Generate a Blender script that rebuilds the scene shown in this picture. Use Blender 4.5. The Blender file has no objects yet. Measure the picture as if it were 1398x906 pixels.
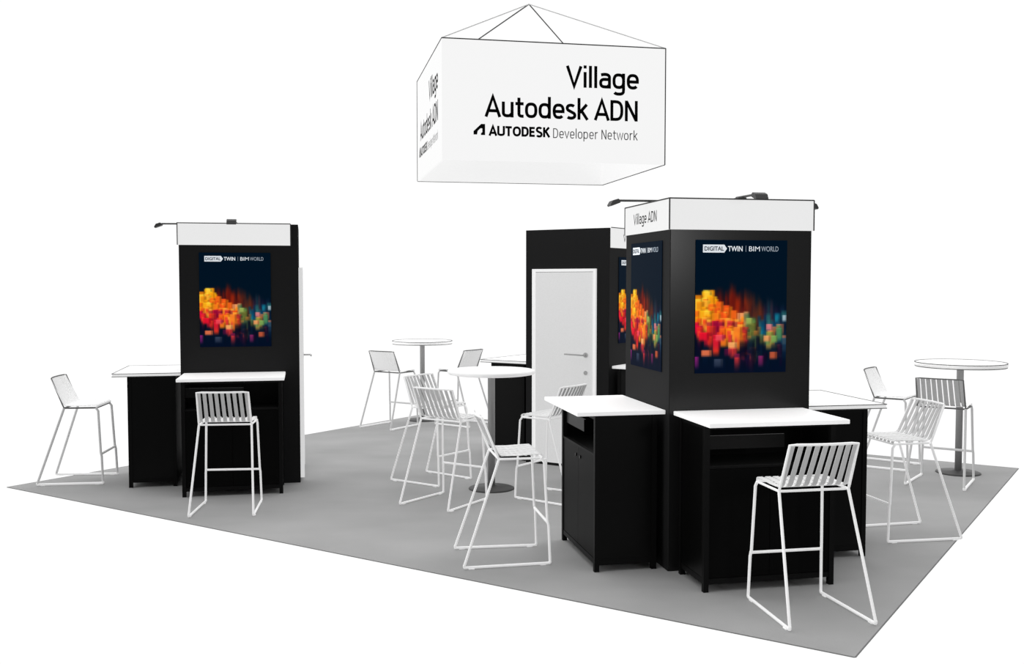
import bpy, bmesh, math, random
from mathutils import Vector, Matrix
PI = math.pi
scn = bpy.context.scene
C = scn.collection
scn.view_settings.view_transform = 'Standard'
scn.view_settings.look = 'None'
scn.cycles.use_denoising = True

# ------------------------------------------------------------------ helpers
def s2l(c):
    return c/12.92 if c <= .04045 else ((c+.055)/1.055)**2.4
def rgb(r, g, b):
    return (s2l(r/255), s2l(g/255), s2l(b/255), 1)

def mat(name, col, rough=.6, spec=.3, metal=0, emit=0, noise=None, emit_col=None):
    m = bpy.data.materials.new(name); m.use_nodes = True
    nt = m.node_tree; p = nt.nodes['Principled BSDF']
    p.inputs['Base Color'].default_value = col
    p.inputs['Roughness'].default_value = rough
    p.inputs['Specular IOR Level'].default_value = spec
    p.inputs['Metallic'].default_value = metal
    if emit:
        p.inputs['Emission Color'].default_value = emit_col or col
        p.inputs['Emission Strength'].default_value = emit
    # every material carries a faint procedural grain
    sc, amt = noise or (60, .03)
    tc = nt.nodes.new('ShaderNodeTexCoord'); n = nt.nodes.new('ShaderNodeTexNoise')
    n.inputs['Scale'].default_value = sc
    n.inputs['Detail'].default_value = 4
    mr = nt.nodes.new('ShaderNodeMapRange')
    mr.inputs['From Min'].default_value = .3; mr.inputs['From Max'].default_value = .7
    mr.inputs['To Min'].default_value = 1-amt; mr.inputs['To Max'].default_value = 1+amt
    mx = nt.nodes.new('ShaderNodeMix'); mx.data_type = 'RGBA'; mx.blend_type = 'MULTIPLY'
    mx.inputs['Factor'].default_value = 1
    mx.inputs['A'].default_value = col
    nt.links.new(tc.outputs['Object'], n.inputs['Vector'])
    nt.links.new(n.outputs['Fac'], mr.inputs['Value'])
    nt.links.new(mr.outputs['Result'], mx.inputs['B'])
    nt.links.new(mx.outputs['Result'], p.inputs['Base Color'])
    return m

M = {}
M['tower'] = mat('tower_black_laminate', (.021, .021, .0215, 1), .6, .04)
M['tower_near'] = mat('tower_black_satin', (.013, .013, .0132, 1), .25, .28)
M['counter'] = mat('counter_black', (.0022, .0022, .0022, 1), .4, .06)
M['counter_panel'] = mat('counter_black_gloss_panel', (.002, .002, .002, 1), .32, .16)
M['counter_rail'] = mat('counter_black_rail', (.004, .004, .004, 1), .45, .12)
M['lock'] = mat('lock_dark_metal', (.02, .02, .02, 1), .3, .5, .6)
M['top'] = mat('white_countertop', (.92, .92, .92, 1), .5, .2, emit=.42)  # no lamp; emission added to keep the tops and edges white
M['edge'] = mat('grey_edge_band', (.22, .22, .22, 1), .7, .1)
M['edge_dark'] = mat('dark_edge_trim', (.09, .09, .09, 1), .7, .1)
M['header'] = mat('white_header_added_glow', (.22, .22, .22, 1), .6, .05, emit=.72, emit_col=(1, 1, 1, 1))  # glow put in to brighten the band, no lamp behind it
M['sign'] = mat('white_fabric_added_glow', (.12, .12, .12, 1), .8, .03, emit=.87, emit_col=(1, 1, 1, 1))  # emission stands in for light on the sign faces, nothing lit inside
M['sign_in'] = mat('white_fabric_inside', (.35, .35, .35, 1), .8, .03, emit=.68, emit_col=(1, 1, 1, 1))  # same fabric, dimmer glow standing in for light on the inner faces
M['ink'] = mat('black_print', (.004, .004, .004, 1), .8, .02)
M['ink_grey'] = mat('grey_print', (.16, .16, .16, 1), .8, .02)
M['ink_header'] = mat('charcoal_print', (.06, .06, .06, 1), .8, .02)
M['door'] = mat('pale_grey_door', (.60, .60, .60, 1), .5, .1, emit=.36, emit_col=(1, 1, 1, 1))  # emission lifts the door in place of light falling on it
M['door_frame'] = mat('white_door_frame', (.7, .7, .7, 1), .5, .1, emit=.5, emit_col=(1, 1, 1, 1))  # frame brightened by added emission as well
M['handle'] = mat('brushed_handle', (.62, .62, .62, 1), .45, .3)
M['stool'] = mat('white_powder_coat', (.93, .93, .93, 1), .5, .2, emit=.30)  # coated steel with emission added to brighten the frames
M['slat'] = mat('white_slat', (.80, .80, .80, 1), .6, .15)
M['seat_slat'] = mat('white_seat_slat', (.92, .92, .92, 1), .55, .15, emit=.1)  # lighter than the back slats, with emission: light put into the colour
M['leg_grey'] = mat('pale_grey_tube', (.76, .76, .76, 1), .6, .1, emit=.14)  # slight emission added to lighten the legs
M['panel'] = mat('white_seat_weave', (.85, .85, .85, 1), .6, .1, emit=.34)  # added glow brightens the seats of the outlined stools
M['back_panel'] = mat('pale_back_weave', (.80, .80, .80, 1), .6, .1, emit=.36)  # emission put in to brighten outlined stool backs
M['table'] = mat('white_table_top', (.93, .93, .93, 1), .45, .2, emit=.32)  # tabletops kept white by added emission, not by a lamp
M['pole'] = mat('grey_metal_pole', (.36, .36, .36, 1), .45, .3, .1)
M['base'] = mat('dark_metal_base', (.085, .085, .085, 1), .5, .2)
M['lamp'] = mat('dark_grey_lamp', (.07, .07, .07, 1), .5, .3)
M['lamp_rod'] = mat('grey_rod', (.10, .10, .10, 1), .5, .3)
M['logo'] = mat('white_print', (.8, .85, .9, 1), .7, .05, emit=.45)  # print with emission added to keep the poster logos bright
M['logo_dim'] = mat('pale_blue_print', (.45, .52, .6, 1), .7, .05, emit=.3)  # same added emission, weaker
M['logo_ink'] = mat('navy_print', (.02, .03, .05, 1), .7, .05)
M['cable_dark'] = mat('steel_cable', (.12, .12, .12, 1), .6, .2)
M['cable_light'] = mat('pale_cable', (.72, .72, .72, 1), .6, .2)

class MB:
    """collects simple shapes and links them as ONE mesh object"""
    def __init__(s): s.v = []; s.f = []; s.smooth = []
    def add(s, v, f, sm=False):
        o = len(s.v); s.v += [tuple(p) for p in v]
        for q in f: s.f.append([o+i for i in q]); s.smooth.append(sm)
        return s
    def box(s, x0, x1, y0, y1, z0, z1, bev=0):
        bm = bmesh.new(); bmesh.ops.create_cube(bm, size=1)
        for v in bm.verts:
            v.co = Vector(((x0+x1)/2+v.co.x*(x1-x0), (y0+y1)/2+v.co.y*(y1-y0), (z0+z1)/2+v.co.z*(z1-z0)))
        if bev: bmesh.ops.bevel(bm, geom=bm.edges[:], offset=bev, segments=2, affect='EDGES', profile=.5)
        bm.verts.index_update()
        s.add([v.co for v in bm.verts], [[v.index for v in f.verts] for f in bm.faces]); bm.free(); return s
    def tube(s, pts, r, n=8, closed=False, fillet=0):
        P = [Vector(p) for p in pts]
        if fillet: P = round_path(P, fillet, closed)
        N = len(P); rings = []
        up = None
        for i in range(N):
            if closed: t = (P[(i+1) % N]-P[i-1])
            else: t = P[min(i+1, N-1)]-P[max(i-1, 0)]
            t.normalize()
            if up is None:
                up = Vector((0, 0, 1)) if abs(t.z) < .9 else Vector((1, 0, 0))
            a = t.cross(up); a.normalize(); up = a.cross(t); up.normalize()
            rings.append([P[i]+(a*math.cos(2*PI*k/n)+up*math.sin(2*PI*k/n))*r for k in range(n)])
        v = [p for R in rings for p in R]; f = []
        for i in range(N if closed else N-1):
            j = (i+1) % N
            for k in range(n):
                f.append([i*n+k, i*n+(k+1) % n, j*n+(k+1) % n, j*n+k])
        s.add(v, f, True)
        if not closed:
            s.add(rings[0], [list(range(n))[::-1]]); s.add(rings[-1], [list(range(n))])
        return s
    def lathe(s, prof, n=48, cx=0, cy=0):
        v = []; f = []; k = len(prof)
        for i in range(n):
            a = 2*PI*i/n
            v += [(cx+r*math.cos(a), cy+r*math.sin(a), z) for r, z in prof]
        for i in range(n):
            j = (i+1) % n
            for q in range(k-1): f.append([i*k+q, j*k+q, j*k+q+1, i*k+q+1])
        s.add(v, f, True); return s
    def ribbon(s, left, right, thick):
        """a flat strip between two polylines, given thickness along its normal"""
        L = [Vector(p) for p in left]; R = [Vector(p) for p in right]; n = len(L)
        top = []; bot = []
        for i in range(n):
            t = L[min(i+1, n-1)]-L[max(i-1, 0)]; nr = t.cross(R[i]-L[i]); nr.normalize()
            top += [L[i]+nr*thick/2, R[i]+nr*thick/2]; bot += [L[i]-nr*thick/2, R[i]-nr*thick/2]
        v = top+bot; o = 2*n; f = []
        for i in range(n-1):
            a, b, c, d = 2*i, 2*i+1, 2*i+3, 2*i+2
            f += [[a, b, c, d], [o+d, o+c, o+b, o+a], [a, d, o+d, o+a], [b, o+b, o+c, c]]
        f += [[0, o, o+1, 1], [2*n-2, 2*n-1, o+2*n-1, o+2*n-2]]
        s.add(v, f); return s
    def prism(s, poly, fr, d):
        """flat polygon in a (u,w) frame: fr(u,w,depth)"""
        n = len(poly)
        v = [fr(u, w, d) for u, w in poly]+[fr(u, w, 0) for u, w in poly]
        s.add(v, [list(range(n)), list(range(n, 2*n))[::-1]]+[[i, n+i, n+(i+1) % n, (i+1) % n] for i in range(n)])
        return s
    def mesh(s, name, m):
        me = bpy.data.meshes.new(name); me.from_pydata(s.v, [], s.f); me.update()
        bm = bmesh.new(); bm.from_mesh(me); bmesh.ops.recalc_face_normals(bm, faces=bm.faces[:]); bm.to_mesh(me); bm.free()
        for p, sm in zip(me.polygons, s.smooth): p.use_smooth = sm
        me.materials.append(m); return me
    def build(s, name, m, parent=None):
        o = bpy.data.objects.new(name, s.mesh(name, m)); C.objects.link(o)
        if parent: o.parent = parent
        return o

def round_path(P, r, closed):
    out = []; n = len(P)
    for i in range(n):
        if not closed and i in (0, n-1): out.append(P[i]); continue
        a, b, c = P[i-1], P[i], P[(i+1) % n]
        d1 = (a-b); d2 = (c-b); l = min(r, d1.length*.45, d2.length*.45)
        p0 = b+d1.normalized()*l; p2 = b+d2.normalized()*l
        for k in range(5):
            t = k/4; out.append(p0*(1-t)**2+b*2*t*(1-t)+p2*t*t)
    return out

def tag(o, label=None, cat=None, group=None, kind=None):
    if label: o['label'] = label
    if cat: o['category'] = cat
    if group: o['group'] = group
    if kind: o['kind'] = kind
    return o
def thing(name, label, cat, loc=(0, 0, 0), rz=0, group=None):
    o = bpy.data.objects.new(name, None); C.objects.link(o)
    o.empty_display_size = .1
    o.location = loc; o.rotation_euler = (0, 0, rz)
    return tag(o, label, cat, group)
def copy_tree(o, parent=None):
    c = o.copy(); C.objects.link(c); c.parent = parent
    for ch in list(o.children): copy_tree(ch, c)
    return c

def text_mesh(body, offset=0, spacing=1.0):
    cu = bpy.data.curves.new('t', 'FONT'); cu.body = body; cu.offset = offset; cu.space_character = spacing
    cu.resolution_u = 5
    ob = bpy.data.objects.new('t', cu); C.objects.link(ob)
    bpy.context.view_layer.update()
    me = bpy.data.meshes.new_from_object(ob.evaluated_get(bpy.context.evaluated_depsgraph_get()))
    v = [tuple(p.co) for p in me.vertices]; f = [list(p.vertices) for p in me.polygons]
    bpy.data.objects.remove(ob); bpy.data.curves.remove(cu); bpy.data.meshes.remove(me)
    return v, f
CAP = max(p[1] for p in text_mesh('H')[0])
def add_text(mb, body, x0, x1, base, cap, fr, d, offset=0, spacing=1.0):
    """lettering between x0 and x1, baseline and cap height given, in frame fr(u, w, depth)"""
    v, f = text_mesh(body, offset, spacing)
    lo = min(p[0] for p in v); hi = max(p[0] for p in v); k = (x1-x0)/(hi-lo); h = cap/CAP
    mb.add([fr(x0+(p[0]-lo)*k, base+p[1]*h, d) for p in v], f)

# ------------------------------------------------------------------ condensed sans drawn as strokes (cap height 1, x-height .74)
def se(cx, cy, rx, ry, a0, a1, k=2.6, n=14):
    out = []
    for i in range(n+1):
        a = math.radians(a0+(a1-a0)*i/n); c, s_ = math.cos(a), math.sin(a)
        out.append((cx+rx*math.copysign(abs(c)**(2/k), c), cy+ry*math.copysign(abs(s_)**(2/k), s_)))
    return out
def glyph(ch, h):
    """centre lines and advance; h = half stroke"""
    X = .74; xo = X/2; R = .20; by = X/2-h; cap = 1-h
    o = se(.28, xo, R, by, 0, 360, n=28)
    G = {
     'V': ([[(.05, 1), (.33, h*.6), (.61, 1)]], .66), 'A': ([[(.04, 0), (.33, 1-h*.6), (.62, 0)], [(.14, .29), (.52, .29)]], .66),
     'i': ([[(.10, 0), (.10, X)], [(.10, .90), (.10, 1.05)]], .20), 'l': ([[(.10, 0), (.10, 1.04)]], .20),
     'a': ([[(.10, X-h-.03)]+se(.26, X-.24, .19, .24-h, 100, 0, n=10)+[(.45, 0)], [(.45, .43), (.27, .43)]+se(.27, .43/2+h*.5, .185, .43/2-h*.5, 90, 270, n=12)+[(.36, h), (.45, h+.10)]], .54),
     'g': ([o, [(.48, X), (.48, -.08)]+se(.28, -.07, .20, .17, 0, -150, n=14)], .57),
     'e': ([[(.08, .36), (.47, .36)]+se(.28, xo, .195, by, 12, 318, n=24)], .55),
     'u': ([[(.09, X), (.09, .24)]+se(.27, .24, .18, .24-h, 180, 270, n=8)+[(.36, h+.01), (.46, h+.12)], [(.46, X), (.46, 0)]], .56),
     't': ([[(.17, .95), (.17, .2)]+se(.32, .2, .15, .2-h, 180, 270, n=8)+[(.37, h)], [(.02, X-h), (.37, X-h)]], .39),
     'o': ([o], .56), 'd': ([o, [(.48, 1.04), (.48, 0)]], .58), 'p': ([o, [(.08, X), (.08, -.26)]], .58),
     's': ([se(.24, X*.73, .16, X*.27-h*.8, 35, 250, k=2.2, n=12)+se(.24, X*.27, .17, X*.27-h*.8, 70, -145, k=2.2, n=12)], .47),
     'k': ([[(.10, 0), (.10, 1.04)], [(.44, X), (.13, .34)], [(.21, .43), (.47, 0)]], .49),
     'v': ([[(.03, X), (.25, h*.6), (.47, X)]], .50), 'w': ([[(.03, X), (.19, h*.6), (.36, X-.05), (.53, h*.6), (.69, X)]], .72),
     'r': ([[(.10, 0), (.10, X)], [(.10, .46)]+se(.32, .40, .22, X-.40-h, 170, 82, n=8)], .38),
     'D': ([[(.09, h), (.09, cap), (.25, cap)]+se(.25, .5, .28, .5-h, 90, -90, n=16)+[(.09, h)]], .62),
     'N': ([[(.09, 0), (.09, 1)], [(.10, 1-h*.6), (.52, h*.6)], [(.53, 0), (.53, 1)]], .62),
     'U': ([[(.10, 1), (.10, .3)]+se(.34, .3, .24, .3-h, 180, 360, n=14)+[(.58, 1)]], .68),
     'T': ([[(.28, 0), (.28, cap)], [(.0, cap), (.56, cap)]], .58),
     'O': ([se(.38, .5, .38-h, .5-h, 0, 360, k=2.3, n=28)], .76),
     'E': ([[(.50, h), (.11, h), (.11, cap), (.50, cap)], [(.11, .5), (.47, .5)]], .55),
     'S': ([se(.30, .73, .20, .27-h*.6, 25, 255, k=2.2, n=12)+se(.30, .27, .21, .27-h*.6, 75, -155, k=2.2, n=12)], .59),
     'K': ([[(.11, 0), (.11, 1)], [(.54, 1), (.16, .48)], [(.26, .58), (.57, 0)]], .60),
     ' ': ([], .24)}
    return G[ch]
def add_strokes(mb, body, x0, x1, base, cap, fr, d, w, track=.02):
    h = w/2; pen = 0; items = []
    for ch in body:
        g, adv = glyph(ch, h); items.append((pen, g)); pen += adv+track
    lo = min(q[0]+p_ for p_, g in items for st in g for q in st)-h; hi = max(q[0]+p_ for p_, g in items for st in g for q in st)+h
    k = (x1-x0)/(hi-lo)/cap; hw = h*cap
    for p_, g in items:
        for st in g:
            P = [Vector((x0+(q[0]+p_-lo)*k*cap, base+q[1]*cap, 0)) for q in st]
            P = [q for i, q in enumerate(P) if i == 0 or (q-P[i-1]).length > cap*.004 or i == len(P)-1]
            n = len(P); clo = (P[0]-P[-1]).length < 1e-5
            if clo: P = P[:-1]; n -= 1
            A = []; Bq = []
            for i in range(n):
                t1 = (P[i]-P[i-1]) if (i or clo) else (P[1]-P[0]); t2 = (P[(i+1) % n]-P[i]) if (i < n-1 or clo) else t1
                t1 = t1.normalized(); t2 = t2.normalized()
                m_ = (t1+t2); m_ = m_.normalized() if m_.length > 1e-4 else t1
                c = max(.42, m_.dot(t1)); nr = Vector((-m_.y, m_.x, 0))*hw/c
                A.append(P[i]+nr); Bq.append(P[i]-nr)
            v = [fr(q.x, q.y, d) for q in A]+[fr(q.x, q.y, d) for q in Bq]
            mb.add(v, [[i, (i+1) % n, n+(i+1) % n, n+i] for i in range(n if clo else n-1)])

# ------------------------------------------------------------------ measured layout
PHI = .2015
bdir = Vector((math.cos(PHI), math.sin(PHI), 0)); adir = Vector((-math.sin(PHI), math.cos(PHI), 0))
edir = Vector((math.cos(PHI-PI/4), math.sin(PHI-PI/4), 0)); ndir = Vector((-edir.y, edir.x, 0))
N = Vector((1.0487, 6.7097, 0)); NW, ND = 1.017, .94
L = Vector((-3.1325, 9.5112, 0)); LW, LD = 1.10, .99
B = Vector((.9889, 10.2856, 0)); BW, BD = 1.007, 1.03
H = 2.5; HH = .21
S = Vector((-.6068, 8.8281, 0)); SW, SD, Z0, Z1 = 2.0365, 1.962, 3.009, 4.051

# ------------------------------------------------------------------ floor
fl_L = Vector((-4.796, 9.5086, 0)); fl_F = Vector((1.7829, 5.1602, 0))
ee = (fl_F-fl_L).normalized(); nn = Vector((-ee.y, ee.x, 0)); FD = 6.3713
corn = [fl_L, fl_F, fl_F+nn*FD, fl_L+nn*FD]
m = mat('grey_carpet', (.445, .445, .445, 1), .95, .03)
nt = m.node_tree; p = nt.nodes['Principled BSDF']
mul = [n for n in nt.nodes if n.bl_idname == 'ShaderNodeMix'][0]
n1 = [n for n in nt.nodes if n.bl_idname == 'ShaderNodeTexNoise'][0]; n1.inputs['Scale'].default_value = 1.1; n1.inputs['Detail'].default_value = 3
mr = [n for n in nt.nodes if n.bl_idname == 'ShaderNodeMapRange'][0]; mr.inputs['To Min'].default_value = .91; mr.inputs['To Max'].default_value = 1.09
mp = nt.nodes.new('ShaderNodeMapping'); mp.inputs['Scale'].default_value = (.8, 1.15, 1)
tc = [n for n in nt.nodes if n.bl_idname == 'ShaderNodeTexCoord'][0]
nt.links.new(tc.outputs['Object'], mp.inputs['Vector']); nt.links.new(mp.outputs['Vector'], n1.inputs['Vector'])
n2 = nt.nodes.new('ShaderNodeTexNoise'); n2.inputs['Scale'].default_value = 90; n2.inputs['Detail'].default_value = 5
bp = nt.nodes.new('ShaderNodeBump'); bp.inputs['Strength'].default_value = .15; bp.inputs['Distance'].default_value = .01
nt.links.new(tc.outputs['Object'], n2.inputs['Vector']); nt.links.new(n2.outputs['Fac'], bp.inputs['Height']); nt.links.new(bp.outputs['Normal'], p.inputs['Normal'])
M['carpet'] = m
fb = MB()
fb.add([c for c in corn]+[c-Vector((0, 0, .004)) for c in corn], [[0, 1, 2, 3], [7, 6, 5, 4], [0, 4, 5, 1], [1, 5, 6, 2], [2, 6, 7, 3], [3, 7, 4, 0]])
tag(fb.build('floor', M['carpet']), 'grey carpet of the stand, a large rectangle with sharp corners', 'floor', kind='structure')
tb = MB()
for i in range(4):
    a, c = corn[i], corn[(i+1) % 4]; d = (c-a).normalized(); o = Vector((d.y, -d.x, 0))
    v = [a+o*.0, c+o*.0, c+o*.007, a+o*.007]
    tb.add([q+Vector((0, 0, .0005)) for q in v]+[q-Vector((0, 0, .0035)) for q in v], [[0, 1, 2, 3], [7, 6, 5, 4], [0, 4, 5, 1], [1, 5, 6, 2], [2, 6, 7, 3], [3, 7, 4, 0]])
tag(tb.build('trim_1', M['edge']), 'thin dark edge strip around the grey carpet', 'trim', kind='structure')

# ------------------------------------------------------------------ towers
def place(origin, rz):   # centre-free local frame: origin at the corner, x along the front, y into the tower
    return dict(loc=tuple(origin), rz=rz)

def door_part(root, fr, w, z0, z1, lever_side, proud, lout=.055):
    """door leaf with frame in frame fr(u, z, out); u 0..w"""
    b = MB(); t = .03
    for (u0, u1, a0, a1) in ((0, t, z0, z1), (w-t, w, z0, z1), (t, w-t, z1-t, z1)):
        b.prism([(u0, a0), (u1, a0), (u1, a1), (u0, a1)], fr, proud+.012)
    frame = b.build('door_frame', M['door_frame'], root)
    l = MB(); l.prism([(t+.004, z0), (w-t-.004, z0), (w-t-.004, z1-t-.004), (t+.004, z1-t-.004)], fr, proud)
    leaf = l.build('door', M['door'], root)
    h = MB(); u = w-.12 if lever_side > 0 else .12
    h.prism([(u+.026*math.cos(k*PI/8), 1.19+.026*math.sin(k*PI/8)) for k in range(16)], fr, proud+.012)
    h.tube([fr(u, 1.19, proud), fr(u, 1.19, proud+lout), fr(u-.225*lever_side, 1.195, proud+lout)], .0085, 8, fillet=.02)
    h.build('lever_handle', M['handle'], leaf)
    k = MB(); k.prism([(u+.022*math.cos(q*PI/8), 1.005+.022*math.sin(q*PI/8)) for q in range(16)], fr, proud+.01)
    k.build('lock', M['handle'], leaf)

def tower(label, origin, rz, W, D, bm_):
    t = thing('display_tower', label, 'tower', tuple(origin), rz)
    MB().box(0, W, 0, D, 0, H-.004, .004).build('body', bm_, t)
    return t

# near tower
tn = tower('black display tower nearest the viewer, with white top band and two bright posters in view', N, PHI, NW, ND, M['tower'])
tb_ = [o for o in tn.children if o.name.startswith('body')][0]
tb_.data.materials.append(M['tower_near'])
for q in tb_.data.polygons:
    if q.normal.y < -.9: q.material_index = 1
pr = .010
def header(t, boxes, edge_lines):
    b = MB()
    for q in boxes: b.box(*q)
    hd = b.build('header', M['header'], t); tag(hd, 'white header band')
    e = MB()
    for a, c in edge_lines: e.tube([a, c], .005, 6)
    e.build('edge_strip', M['edge_dark'], hd)
    return hd
z0h = H-HH+.004
hd = header(tn, [(-pr, NW+pr, -pr, 0, z0h, H), (-pr, 0, 0, ND, z0h, H), (NW, NW+pr, 0, ND, z0h, H)],
            [((-pr, -pr, H), (NW+pr, -pr, H)), ((-pr, -pr, H), (-pr, ND, H)), ((-pr, -pr, z0h), (-pr, -pr, H)), ((-pr, ND, z0h), (-pr, ND, H)), ((NW+pr, -pr, z0h), (NW+pr, -pr, H))])
txt = MB(); add_strokes(txt, 'Village ADN', 0, .50, 2.362, .075, lambda u, w, d: (-pr-.002, .735-u, w), 0, .13)
txt.build('lettering', M['ink_header'], hd)

# left tower
tl = tower('black display tower on the left with one poster and a white door on its side', L, PHI, LW, LD, M['tower'])
header(tl, [(-pr, 1.029, -pr, 0, z0h, H), (-pr, 0, 0, LD, z0h, H)],
       [((-pr, -pr, H), (1.029, -pr, H)), ((-pr, -pr, H), (-pr, LD, H)), ((-pr, -pr, z0h), (-pr, -pr, H)), ((1.029, -pr, z0h), (1.029, -pr, H))])
door_part(tl, lambda u, w, d: (LW+d, .10+u, w), .78, .03, 2.085, +1, .028, .085)

# back tower
tbk = tower('black display tower at the back with a pale grey door in its front', B-edir*BW, PHI-PI/4, BW, BD, M['tower'])
hd = header(tbk, [(BW, BW+pr, .023, BD, z0h, H)], [((BW+pr, .023, H), (BW+pr, BD, H))])
txt = MB(); add_strokes(txt, 'Village ADN', 0, .50, 2.362, .075, lambda u, w, d: (BW+pr+.002, .285+u, w), 0, .13)
txt.build('lettering', M['ink_header'], hd)
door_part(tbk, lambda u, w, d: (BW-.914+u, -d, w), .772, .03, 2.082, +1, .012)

# ------------------------------------------------------------------ posters
PX, PY = 72, 104
def poster_pixels(seed=11):
    """abstract field of upright coloured blocks glowing orange to teal on a navy ground"""
    R = random.Random(seed)
    img = [[None]*PX for _ in range(PY)]
    for j in range(PY):
        t = j/PY
        c = (0, 17, 33) if t < .5 else (2, 15, 34)
        for i in range(PX): img[j][i] = list(c)
    def blend(i, j, c, a):
        if 0 <= i < PX and 0 <= j < PY:
            q = img[j][i]
            for k in range(3): q[k] = q[k]*(1-a)+c[k]*a
    def bar(x, t, w, h, c, a, fade_top=0, fade_bot=.5, lit=1):
        i0 = int((x-w/2)*PX); n = max(1, round(w*PX)); j0 = int(t*PY); m_ = max(2, round(h*PY))
        for i in range(i0, i0+n):
            side = 1 if n < 3 or (i-i0) < n*.65 else .7
            for j in range(j0, j0+m_):
                q = (j-j0)/m_; al = a
                if fade_top and q < fade_top: al *= q/fade_top
                if q > 1-fade_bot: al *= (1-q)/fade_bot
                g = side*(lit if j == j0 and not fade_top else 1)
                blend(i, j, [min(255, v*g) for v in c], al)
    # dim streaks rising out of the blocks
    for k in range(150):
        x = R.random()
        if x < .16: c, t0 = R.choice([(70, 34, 14), (50, 24, 16)]), .36
        elif x < .56: c, t0 = R.choice([(140, 26, 10), (110, 20, 12), (168, 44, 12), (90, 16, 14)]), .29+abs(x-.38)*.35
        elif x < .74: c, t0 = R.choice([(104, 50, 24), (128, 40, 18), (60, 40, 34), (84, 30, 26)]), .36
        elif x < .88: c, t0 = R.choice([(44, 32, 58), (20, 54, 66), (66, 34, 44)]), .40
        else: c, t0 = R.choice([(10, 44, 66), (30, 30, 58)]), .46
        bar(x, t0+R.uniform(0, .16), R.choice([.02, .03, .05, .07]), R.uniform(.14, .30), c, R.uniform(.25, .6), .5, .4)
    def sky(x):
        pts = [(0, .43), (.06, .40), (.1, .375), (.19, .38), (.24, .45), (.34, .49), (.44, .53), (.55, .55), (.7, .58), (.85, .57), (1.01, .55)]
        for (p0, q0), (p1, q1) in zip(pts, pts[1:]):
            if p0 <= x <= p1: return q0+(q1-q0)*(x-p0)/(p1-p0)
        return .56
    Y = [(250, 176, 24), (238, 146, 14), (220, 122, 10), (248, 196, 54)]
    O = [(246, 132, 24), (236, 96, 22), (250, 158, 50), (228, 74, 22)]
    RD = [(220, 20, 44), (196, 10, 54), (232, 54, 30), (240, 84, 44), (140, 8, 50)]
    # tall back row
    for k in range(46):
        x = R.random()*.62; t = sky(x)+R.uniform(-.005, .05)
        c = R.choice(Y if x < .25 else O if x < .45 else O+[(236, 150, 96), (150, 130, 60)])
        bar(x, t, R.uniform(.04, .09), R.uniform(.12, .26), c, .88, 0, .45, 1.1)
    for k in range(30):
        x = R.uniform(.54, 1); t = sky(x)+R.uniform(-.03, .10)
        c = R.choice([(110, 150, 70), (60, 110, 70), (40, 90, 60)] if x < .68 else [(0, 96, 128), (20, 128, 150), (0, 60, 92), (40, 110, 110), (6, 46, 80)])
        bar(x, t, R.uniform(.03, .08), R.uniform(.06, .16), c, .62, .2, .6)
    # middle and front rows
    mids = []
    for k in range(190):
        x = R.random(); t = sky(x)+.06+abs(R.gauss(0, .16))
        if t > .90 or (x > .62 and R.random() < .35): continue
        mids.append((t, x))
    for t, x in sorted(mids):
        if t < .60: P_ = Y+O if x < .2 else O if x < .52 else [(90, 130, 60), (180, 110, 50), (60, 100, 70)] if x < .66 else [(20, 110, 130), (150, 90, 100), (204, 120, 120), (10, 70, 100)]
        elif t < .76: P_ = RD if x < .28 else RD+O+O if x < .38 else O+[(210, 40, 50), (170, 40, 40), (120, 30, 50)] if x < .58 else [(96, 100, 44), (140, 96, 44), (50, 70, 50)] if x < .72 else [(214, 128, 92), (120, 150, 64), (70, 130, 84), (206, 116, 60), (12, 60, 88)]
        else: P_ = [(170, 14, 60), (110, 10, 60), (206, 70, 60), (130, 30, 80), (60, 10, 60)] if x < .34 else [(200, 50, 50), (70, 14, 50), (24, 14, 48), (110, 24, 60)] if x < .62 else [(130, 44, 50), (40, 46, 44), (8, 34, 60), (150, 70, 54)]
        bar(x, t, R.uniform(.035, .10), R.uniform(.05, .15), R.choice(P_), R.uniform(.6, .92), 0, R.uniform(.3, .8), 1.15)
    # dark gaps between the front blocks
    for k in range(18):
        x = R.random(); t = R.uniform(.70, .9)
        bar(x, t, R.uniform(.03, .09), R.uniform(.08, .2), R.choice([(6, 8, 30), (20, 6, 36), (2, 18, 40)]), .7, .2, .3)
    # a few bright front blocks
    for x, t, w, h, c in [(.13, .835, .11, .05, (226, 112, 70)), (.42, .775, .10, .045, (246, 170, 96)), (.11, .70, .11, .07, (224, 16, 44)), (.28, .715, .10, .05, (226, 70, 84)),
                          (.48, .66, .10, .10, (244, 128, 34)), (.79, .725, .08, .05, (232, 150, 90)), (.88, .73, .07, .06, (120, 160, 80)), (.86, .855, .08, .06, (190, 84, 52)),
                          (.60, .59, .07, .05, (150, 170, 84)), (.98, .57, .04, .05, (170, 190, 200)), (.82, .64, .07, .05, (214, 120, 124)), (.73, .88, .05, .09, (130, 34, 90)), (.02, .88, .04, .10, (130, 30, 110)), (.27, .9, .1, .07, (60, 70, 90))]:
        bar(x, t, w, h, c, .9, 0, .35, 1.12)
    for j in range(int(PY*.88), PY):
        q = (j/PY-.88)/.12
        for i in range(PX): blend(i, j, (2, 12, 34), .85*q)
    out = [[None]*PX for _ in range(PY)]                    # soft print
    for j in range(PY):
        for i in range(PX):
            acc = [0, 0, 0]; ws_ = 0
            for dj, di, w_ in ((0, 0, 4), (0, 1, 1), (0, -1, 1), (1, 0, 1), (-1, 0, 1)):
                jj, ii = j+dj, i+di
                if 0 <= jj < PY and 0 <= ii < PX:
                    ws_ += w_
                    for k in range(3): acc[k] += img[jj][ii][k]*w_
            out[j][i] = [v/ws_ for v in acc]
    return out
IMG = poster_pixels()
m = bpy.data.materials.new('printed_cityscape'); m.use_nodes = True
nt = m.node_tree; p = nt.nodes['Principled BSDF']
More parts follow.
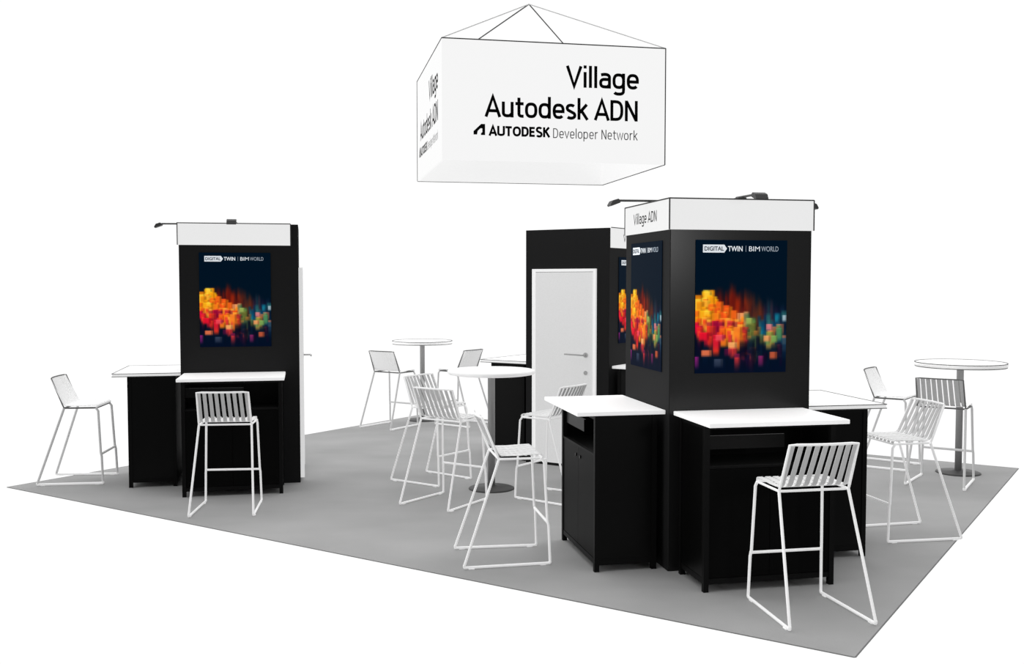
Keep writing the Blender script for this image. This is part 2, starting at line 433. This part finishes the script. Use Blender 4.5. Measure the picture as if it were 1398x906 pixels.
at = nt.nodes.new('ShaderNodeVertexColor'); at.layer_name = 'print'
dk = nt.nodes.new('ShaderNodeMix'); dk.data_type = 'RGBA'; dk.blend_type = 'MULTIPLY'; dk.inputs['Factor'].default_value = 1; dk.inputs['B'].default_value = (.25, .25, .25, 1)
nt.links.new(at.outputs['Color'], dk.inputs['A']); nt.links.new(dk.outputs['Result'], p.inputs['Base Color']); nt.links.new(at.outputs['Color'], p.inputs['Emission Color'])
p.inputs['Emission Strength'].default_value = .92; p.inputs['Roughness'].default_value = .6; p.inputs['Specular IOR Level'].default_value = .02  # emission stands in for light falling on the print
M['poster'] = m
def poster_data(w, h):
    me = bpy.data.meshes.new('poster')
    v = [(w*i/PX, 0, h*(1-j/PY)) for j in range(PY+1) for i in range(PX+1)]
    f = [[j*(PX+1)+i, (j+1)*(PX+1)+i, (j+1)*(PX+1)+i+1, j*(PX+1)+i+1] for j in range(PY) for i in range(PX)]
    nf = len(f); o = len(v)
    v += [(0, .004, 0), (w, .004, 0), (w, .004, h), (0, .004, h)]
    f += [[o+3, o+2, o+1, o]]
    bl, br_, tl_, tr = PY*(PX+1), PY*(PX+1)+PX, 0, PX
    f += [[tl_, o+3, o, bl], [br_, o+1, o+2, tr], [bl, o, o+1, br_], [tr, o+2, o+3, tl_]]
    me.from_pydata(v, [], f); me.update()
    ca = me.color_attributes.new('print', 'FLOAT_COLOR', 'CORNER')
    li = 0
    for k, pl_ in enumerate(me.polygons):
        if k < nf:
            j, i = divmod(k, PX); c = rgb(*[max(0, min(255, q)) for q in IMG[j][i]])
        else: c = rgb(0, 14, 30)
        for _ in pl_.vertices: ca.data[li].color = c; li += 1
    me.materials.append(M['poster']); return me
PW, PH = .657, .893
PDATA = poster_data(PW, PH)
def poster(label, origin, rz, z):
    o = bpy.data.objects.new('poster', PDATA); C.objects.link(o)
    o.location = (origin.x, origin.y, z); o.rotation_euler = (0, 0, rz)
    tag(o, label, 'poster', 'posters on the towers')
    fr = lambda u, w, d: (u*PW, -.002-d, w)
    y0 = PH*(1-.088); ch = PH*.046
    pb = MB(); pb.prism([(.075, y0-.006), (.305, y0-.006), (.335, y0+ch/2), (.305, y0+ch+.006), (.075, y0+ch+.006)], fr, .001)
    lg = pb.build('logo', M['logo'], o)
    q = MB(); add_text(q, 'DIGITAL', .09, .30, y0+.007, ch-.014, fr, .003, .015); q.build('logo_lettering', M['logo_ink'], lg)
    q = MB(); add_text(q, 'TWIN', .345, .505, y0+.004, ch-.008, fr, .001, .02); q.build('lettering', M['logo'], o)
    q = MB(); add_text(q, 'BIM', .575, .695, y0+.004, ch-.008, fr, .001, 0); q.build('lettering', M['logo'], o)
    MB().prism([(.54, y0), (.543, y0), (.543, y0+ch), (.54, y0+ch)], fr, .001).build('divider', M['logo_dim'], o)
    q = MB(); add_text(q, 'WORLD', .71, .90, y0+.004, ch-.008, fr, .001, 0); q.build('lettering', M['logo_dim'], o)
    return o
G = .006
poster('cityscape poster on the front of the near tower, largest of the posters in view', N+bdir*.178-adir*G, PHI, 1.334)
poster('narrow looking cityscape poster on the left flank of the near tower', N+adir*.80-bdir*G, PHI-PI/2, 1.334)
poster('cityscape poster on the front of the left tower', L+bdir*.182-adir*G, PHI, 1.330)
poster('cityscape poster on the back tower, mostly hidden behind the near tower', B+ndir*.205+edir*G, PHI-PI/4+PI/2, 1.31)

# ------------------------------------------------------------------ bar counters
ZT = 1.085; TH = .028
def counter_proto():
    t = thing('bar_counter', '', 'counter')
    x0, x1, y0, y1 = .055, .945, -.49, -.055; p_ = .034
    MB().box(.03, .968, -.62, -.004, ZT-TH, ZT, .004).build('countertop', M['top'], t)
    for x in (x0, x1-p_):
        for y in (y0, y1-p_):
            b = MB(); b.box(x, x+p_, y, y+p_, .0, ZT-TH); b.build('leg', M['counter_rail'], t)
    for x in (x0+.006, x1-.026):
        MB().box(x, x+.02, y0+p_, y1-p_, .045, ZT-TH-.02).build('side_panel', M['counter_panel'], t)
    MB().box(x0+p_, x1-p_, y1-.024, y1-.006, .045, ZT-TH-.02).build('back_panel', M['counter'], t)
    for z, h in ((.05, .035), (.78, .014), (ZT-TH-.03, .03)):
        MB().box(x0+p_, x1-p_, y0+.004, y0+.03, z, z+h).build('rail', M['counter_rail'], t)
    for x in (x0, x1-p_):
        for z, h in ((.05, .035), (ZT-TH-.03, .03)):
            MB().box(x+.004, x+p_-.004, y0+p_, y1-p_, z, z+h).build('rail', M['counter_rail'], t)
    MB().box(x0+.03, x1-.03, y0+.03, y1-.03, .78, .794).build('shelf', M['counter'], t)
    MB().box(x0+.03, x1-.03, y0+.03, y1-.03, .055, .075).build('shelf', M['counter'], t)
    MB().box(x0+p_, .60, y0+.02, y0+.036, .90, .985).build('drawer_front', M['counter_panel'], t)
    for i, (a, c) in enumerate(((x0+p_+.002, .4985), (.5015, x1-p_-.002))):
        d = MB().box(a, c, y0+.006, y0+.022, .088, .778).build('cabinet_door', M['counter'], t)
        lx = .445 if i == 0 else .555
        fr = lambda u, w, dd: (lx+u, y0+.006-dd, .715+w)
        MB().prism([(.012*math.cos(k*PI/6), .012*math.sin(k*PI/6)) for k in range(12)], fr, .006).build('lock', M['lock'], d)
    return t
cp = counter_proto()
spots = [
    ('black bar counter with white top in front of the near tower, behind the nearest stool', N, PHI, 0),
    ('black bar counter with white top on the left flank of the near tower', N+adir*1.02, PHI-PI/2, 0),
    ('black bar counter with white top on the right flank of the near tower', N+bdir*NW+adir*.02, PHI+PI/2, 1),
    ('black bar counter with white top at the front of the left tower', L+bdir*.0, PHI, 0),
    ('black bar counter with white top on the left flank of the left tower', L+adir*1.0, PHI-PI/2, 1),
    ('black bar counter left of the back tower, its white top just past the round table', B-edir*BW+ndir*1.0, PHI-PI/4-PI/2, 1),
    ('bar counter right of the back tower, only the corner of its white top showing', B+ndir*.03, PHI-PI/4+PI/2, 0),
]
for i, (lab, o, rz, rim) in enumerate(spots):
    c = cp if i == 0 else copy_tree(cp)
    c.location = tuple(o); c.rotation_euler = (0, 0, rz); tag(c, lab, 'counter', 'bar counters at the towers')
    if rim:
        e = MB(); k = .001
        for z in (ZT, ZT-TH):
            e.tube([(.03-k, -.62-k, z), (.968+k, -.62-k, z), (.968+k, -.008, z), (.03-k, -.008, z)], .0032, 6, closed=True)
        ct = [q for q in c.children if q.name.startswith('countertop')][0]
        e.build('edge_band', M['edge'], ct)

# ------------------------------------------------------------------ round tables
def round_table(label, x, y, R_, zc, rim, group='round high tables'):
    t = thing('round_table', label, 'table', (x, y, 0), 0, group)
    h = .022
    prof = [(0, zc-h), (R_-.05, zc-h), (R_-.012, zc-h*.7), (R_, zc-h*.1), (R_, zc+h*.4), (R_-.006, zc+h*.85), (R_-.018, zc+h), (0, zc+h)]
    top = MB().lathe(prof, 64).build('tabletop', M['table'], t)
    if rim:
        e = MB()
        for r, z in ((R_-.008, zc+h), (R_-.012, zc-h*.8)):
            e.tube([(r*math.cos(2*PI*k/48), r*math.sin(2*PI*k/48), z) for k in range(48)], .0045, 6, closed=True)
        e.build('edge_band', M['edge'], top)
    MB().lathe([(.0, .012), (.034, .012), (.034, zc-h), (0, zc-h)], 24).build('pole', M['pole'], t)
    MB().lathe([(0, 0), (.215, 0), (.215, .008), (.20, .014), (.06, .022), (.05, .03), (0, .03)], 48).build('base', M['base'], t)
    return t
round_table('white round high table at the far back on the left, smallest in view', -1.2614, 14.1698, .427, 1.098, 1)
round_table('white round high table in the middle, in front of the back tower', -.1936, 9.4411, .412, 1.102, 0)
round_table('white round high table on the right near the carpet corner', 4.5571, 10.228, .442, 1.108, 1)

# ------------------------------------------------------------------ bar stools
def stool_proto(outlined, gap=-.0015, backm='back_panel'):
    t = thing('bar_stool', '', 'stool')
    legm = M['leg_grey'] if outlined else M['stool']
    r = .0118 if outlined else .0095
    xf, xr, wf, wr = .29, -.309, .242, .262
    sf, sr, ws = .24, -.063, .218; zr = .738
    for s in (1, -1):
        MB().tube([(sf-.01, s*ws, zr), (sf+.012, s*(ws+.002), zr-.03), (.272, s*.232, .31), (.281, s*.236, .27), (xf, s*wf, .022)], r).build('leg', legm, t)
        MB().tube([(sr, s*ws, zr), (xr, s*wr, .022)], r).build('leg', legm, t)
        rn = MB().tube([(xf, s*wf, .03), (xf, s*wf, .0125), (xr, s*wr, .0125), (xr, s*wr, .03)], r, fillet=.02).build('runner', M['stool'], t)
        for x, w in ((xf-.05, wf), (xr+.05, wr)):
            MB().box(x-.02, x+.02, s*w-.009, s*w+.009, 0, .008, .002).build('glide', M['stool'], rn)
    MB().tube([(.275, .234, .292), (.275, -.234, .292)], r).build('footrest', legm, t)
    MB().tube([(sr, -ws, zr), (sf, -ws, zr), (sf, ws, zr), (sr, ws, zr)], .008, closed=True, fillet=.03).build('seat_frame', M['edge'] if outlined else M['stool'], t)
    # seat slats run front to back, then turn up into the back
    n = 9; pitch = (2*ws-.03)/(n-1); w = pitch-gap if outlined else .0315
    seat = MB(); back = MB()
    bow = lambda y: -.022*(1-(y/ws)**2)
    for k in range(n):
        yc = -ws+.015+k*pitch
        prof = [(sf+.004, .742), (sf+.002, .757), (sf-.012, .766), (sf-.08, .764), (.06, .759), (-.02, .760), (sr+.01, .764)]
        seat.ribbon([(x, yc+w/2, z) for x, z in prof], [(x, yc-w/2, z) for x, z in prof], .004)
        bp_ = [(sr+.012, .762, 0), (sr-.004, .778, .15), (-.105, .86, .5), (-.14, .94, .8), (-.176, 1.018, 1)]
        yy = lambda q, g: q*(1-.035*g)
        back.ribbon([(x+bow(yc)*g, yy(yc+w/2, g), z) for x, z, g in bp_], [(x+bow(yc)*g, yy(yc-w/2, g), z) for x, z, g in bp_], .004)
    for k in range(7):
        x = -.035+k*.04
        seat.ribbon([(x-.009, -ws+.006, .7575), (x-.009, ws-.006, .7575)], [(x+.009, -ws+.006, .7575), (x+.009, ws-.006, .7575)], .003)
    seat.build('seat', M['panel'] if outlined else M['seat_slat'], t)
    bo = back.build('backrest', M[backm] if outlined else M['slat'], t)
    ys = [ws*(1-2*i/10) for i in range(11)]
    path = [(sr, ws, zr), (sr-.012, ws, .765), (-.178, ws*.97, 1.024)]+[(-.178+bow(y), y*.965, 1.026) for y in ys[1:-1]]+[(-.178, -ws*.97, 1.024), (sr-.012, -ws, .765), (sr, -ws, zr)]
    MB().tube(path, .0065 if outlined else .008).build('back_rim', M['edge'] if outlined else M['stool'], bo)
    return t
SA = stool_proto(False); SB = stool_proto(True); SC = stool_proto(True, .010, 'slat')
used = set()
stools = [  # x, y, facing degrees, outlined, label
    (-4.254, 9.853, 5.9, 1, 'white bar stool facing right at the left end of the carpet'),
    (-2.439, 8.58, 95.7, 0, 'white bar stool seen from behind at the front counter of the left tower'),
    (-1.64, 13.529, 57.3, 1, 'distant white bar stool left of the far round table'),
    (-.67, 13.76, 145, 1, 'distant white bar stool right of the far round table, its back above the middle table'),
    (-.782, 9.855, -36.6, 0, 'white bar stool left of the middle round table, behind the striped backed one'),
    (-.589, 8.844, 56.7, 0, 'white bar stool with striped back turned to the viewer, in front of the middle table'),
    (-.065, 7.063, 10, 0, 'white bar stool in the centre foreground facing right to the near left counter'),
    (.406, 9.031, 143.6, 0, 'white bar stool in front of the pale door, partly behind the near left counter'),
    (1.746, 5.886, 100.9, 0, 'nearest white bar stool, at the front counter close to the carpet corner'),
    (3.97, 10.65, -36, 1, 'white bar stool facing right behind the right hand counter'),
    (3.04, 7.737, 191.5, 0, 'white bar stool facing left at the counter on the right flank of the near tower'),
    (4.165, 9.716, 55.9, 2, 'white bar stool seen from behind at the right round table'),
]
for x, y, a, ol, lab in stools:
    pt = (SA, SB, SC)[ol]
    if ol in used: o = copy_tree(pt)
    else: o = pt; used.add(ol)
    o.location = (x, y, 0); o.rotation_euler = (0, 0, math.radians(a)); tag(o, lab, 'stool', 'white bar stools')

# ------------------------------------------------------------------ arm lamps on the towers
def arm_lamp(label, origin, rz, out=.245):
    t = thing('arm_lamp', label, 'lamp', (origin.x, origin.y, H-.003), rz, 'arm lamps on the towers')   # local -y points out of the tower
    MB().box(-.03, .03, .02, .16, 0, .018, .003).build('clamp', M['lamp_rod'], t)
    MB().tube([(0, .12, .022), (0, -out+.03, .020)], .008, 8).build('arm', M['lamp_rod'], t)
    h = MB()
    prof = [(-out-.036, -.012), (-out-.03, -.022), (-out+.034, .002), (-out+.04, .018), (-out+.02, .030), (-out-.02, .016)]
    n = len(prof)
    v = [(-.043, y, z) for y, z in prof]+[(.043, y, z) for y, z in prof]
    h.add(v, [list(range(n)), list(range(n, 2*n))[::-1]]+[[i, (i+1) % n, n+(i+1) % n, n+i] for i in range(n)])
    h.build('lamp_head', M['lamp'], t)
arm_lamp('dark arm lamp on the left side of the near tower top', N+adir*(ND/2), PHI-PI/2)
arm_lamp('dark lamp above the white front band of the near tower', N+bdir*(NW/2+.01), PHI)
arm_lamp('dark lamp tip at the right side of the near tower top', N+bdir*NW+adir*(ND/2), PHI+PI/2)
arm_lamp('dark arm lamp on the left side of the left tower top', L+adir*.5, PHI-PI/2)
arm_lamp('dark lamp above the white front band of the left tower', L+bdir*.5, PHI)

# ------------------------------------------------------------------ hanging sign
sg = thing('hanging_sign', 'white box sign with black lettering hanging on cables above the stand', 'sign', tuple(S+Vector((0, 0, Z0))), PHI)
zt = Z1-Z0; th = .02
fp = MB().box(0, SW, 0, th, 0, zt).build('front_panel', M['sign'], sg)
lp = MB().box(0, th, th, SD-th, 0, zt).build('side_panel', M['sign'], sg)
MB().box(SW-th, SW, th, SD-th, 0, zt).build('side_panel', M['sign_in'], sg)
MB().box(0, SW, SD-th, SD, 0, zt).build('back_panel', M['sign_in'], sg)
e = MB(); r = .0055
top = [(0, 0, zt), (SW, 0, zt), (SW, SD, zt), (0, SD, zt)]; bot = [(x, y, 0) for x, y, z in top]
for i in range(4): e.tube([top[i], top[(i+1) % 4]], r, 6)
for i in (1, 2): e.tube([bot[i], bot[i+1]], r, 6)
for i in (1, 2, 3): e.tube([top[i], bot[i]], r, 6)
e.build('edge_frame', M['edge_dark'], sg)
def sign_text(fr, parent):
    d = .002
    b = MB()
    add_strokes(b, 'Village', 1.103, 1.787, 3.672, .187, fr, d, .15)
    add_strokes(b, 'Autodesk ADN', .371, 1.777, 3.388, .184, fr, d, .15)
    b.build('lettering', M['ink'], parent)
    b = MB()
    add_strokes(b, 'AUTODESK', .407, .968, 3.224, .088, fr, d, .225, .035)
    mk = [(0, .03), (0, .34), (.66, 1), (1, 1), (1, 0), (.64, 0), (.64, .16), (.76, .26), (.76, .60), (.60, .60), (.36, .36), (.30, .03)]
    b.prism([(.277+.102*x, 3.228+.096*y) for x, y in mk[:]], fr, d)
    b.build('logo', M['ink'], parent)
    b = MB(); add_strokes(b, 'Developer Network', .991, 1.777, 3.220, .086, fr, d, .095, .05)
    b.build('lettering', M['ink_grey'], parent)
sign_text(lambda u, w, d: (u, -d, w-Z0), fp)
sign_text(lambda u, w, d: (-d, SW-u, w-Z0), lp)
ap = (SW/2-.03, SD/2, 4.648-Z0)
for i, q in enumerate(top):
    MB().tube([q, ap], .006 if i > 1 else .005, 6).build('cable', M['cable_dark'] if i > 1 else M['cable_light'], sg)

# ------------------------------------------------------------------ world: studio surround, white ahead, soft and dim behind the viewer
w = bpy.data.worlds.new('studio'); scn.world = w; w.use_nodes = True
nt = w.node_tree; bg = nt.nodes['Background']
tc = nt.nodes.new('ShaderNodeTexCoord')
def dot(v):
    n = nt.nodes.new('ShaderNodeVectorMath'); n.operation = 'DOT_PRODUCT'
    n.inputs[1].default_value = v; nt.links.new(tc.outputs['Generated'], n.inputs[0]); return n.outputs['Value']
def ramp(val, a, b, c, d):
    n = nt.nodes.new('ShaderNodeMapRange'); n.interpolation_type = 'SMOOTHSTEP'
    for k, q in zip(('From Min', 'From Max', 'To Min', 'To Max'), (a, b, c, d)): n.inputs[k].default_value = q
    nt.links.new(val, n.inputs['Value']); return n.outputs['Result']
k = Vector((.40, -.90, .0)).normalized()
dim = ramp(dot(tuple(k)), -.15, .75, 1.02, .22)
topl = ramp(dot((0, 0, 1)), .45, .8, 1.0, 1.45)
mul = nt.nodes.new('ShaderNodeMath'); mul.operation = 'MULTIPLY'
nt.links.new(dim, mul.inputs[0]); nt.links.new(topl, mul.inputs[1])
nt.links.new(mul.outputs[0], bg.inputs['Strength'])
bg.inputs['Color'].default_value = (1, 1, 1, 1)

la = bpy.data.lights.new('added_sheen_light', 'AREA'); la.shape = 'DISK'; la.size = .8; la.energy = 52  # unseen area light added for the sheen on the near tower's front
lo = bpy.data.objects.new('added_sheen_light', la); C.objects.link(lo); lo.location = (4.85, -.4, 2.62)
lo.rotation_euler = (Vector((1.2, 6.7, 1.9))-Vector(lo.location)).to_track_quat('-Z', 'Y').to_euler()

# ------------------------------------------------------------------ camera
cd = bpy.data.cameras.new('camera'); cam = bpy.data.objects.new('camera', cd); C.objects.link(cam)
cd.sensor_fit = 'HORIZONTAL'; cd.sensor_width = 36; cd.lens = 36*1378.0956/1398
cam.location = (0, 0, 1.9476); cam.rotation_euler = (PI/2-.0497, 0, 0)
cd.clip_end = 200
scn.camera = cam
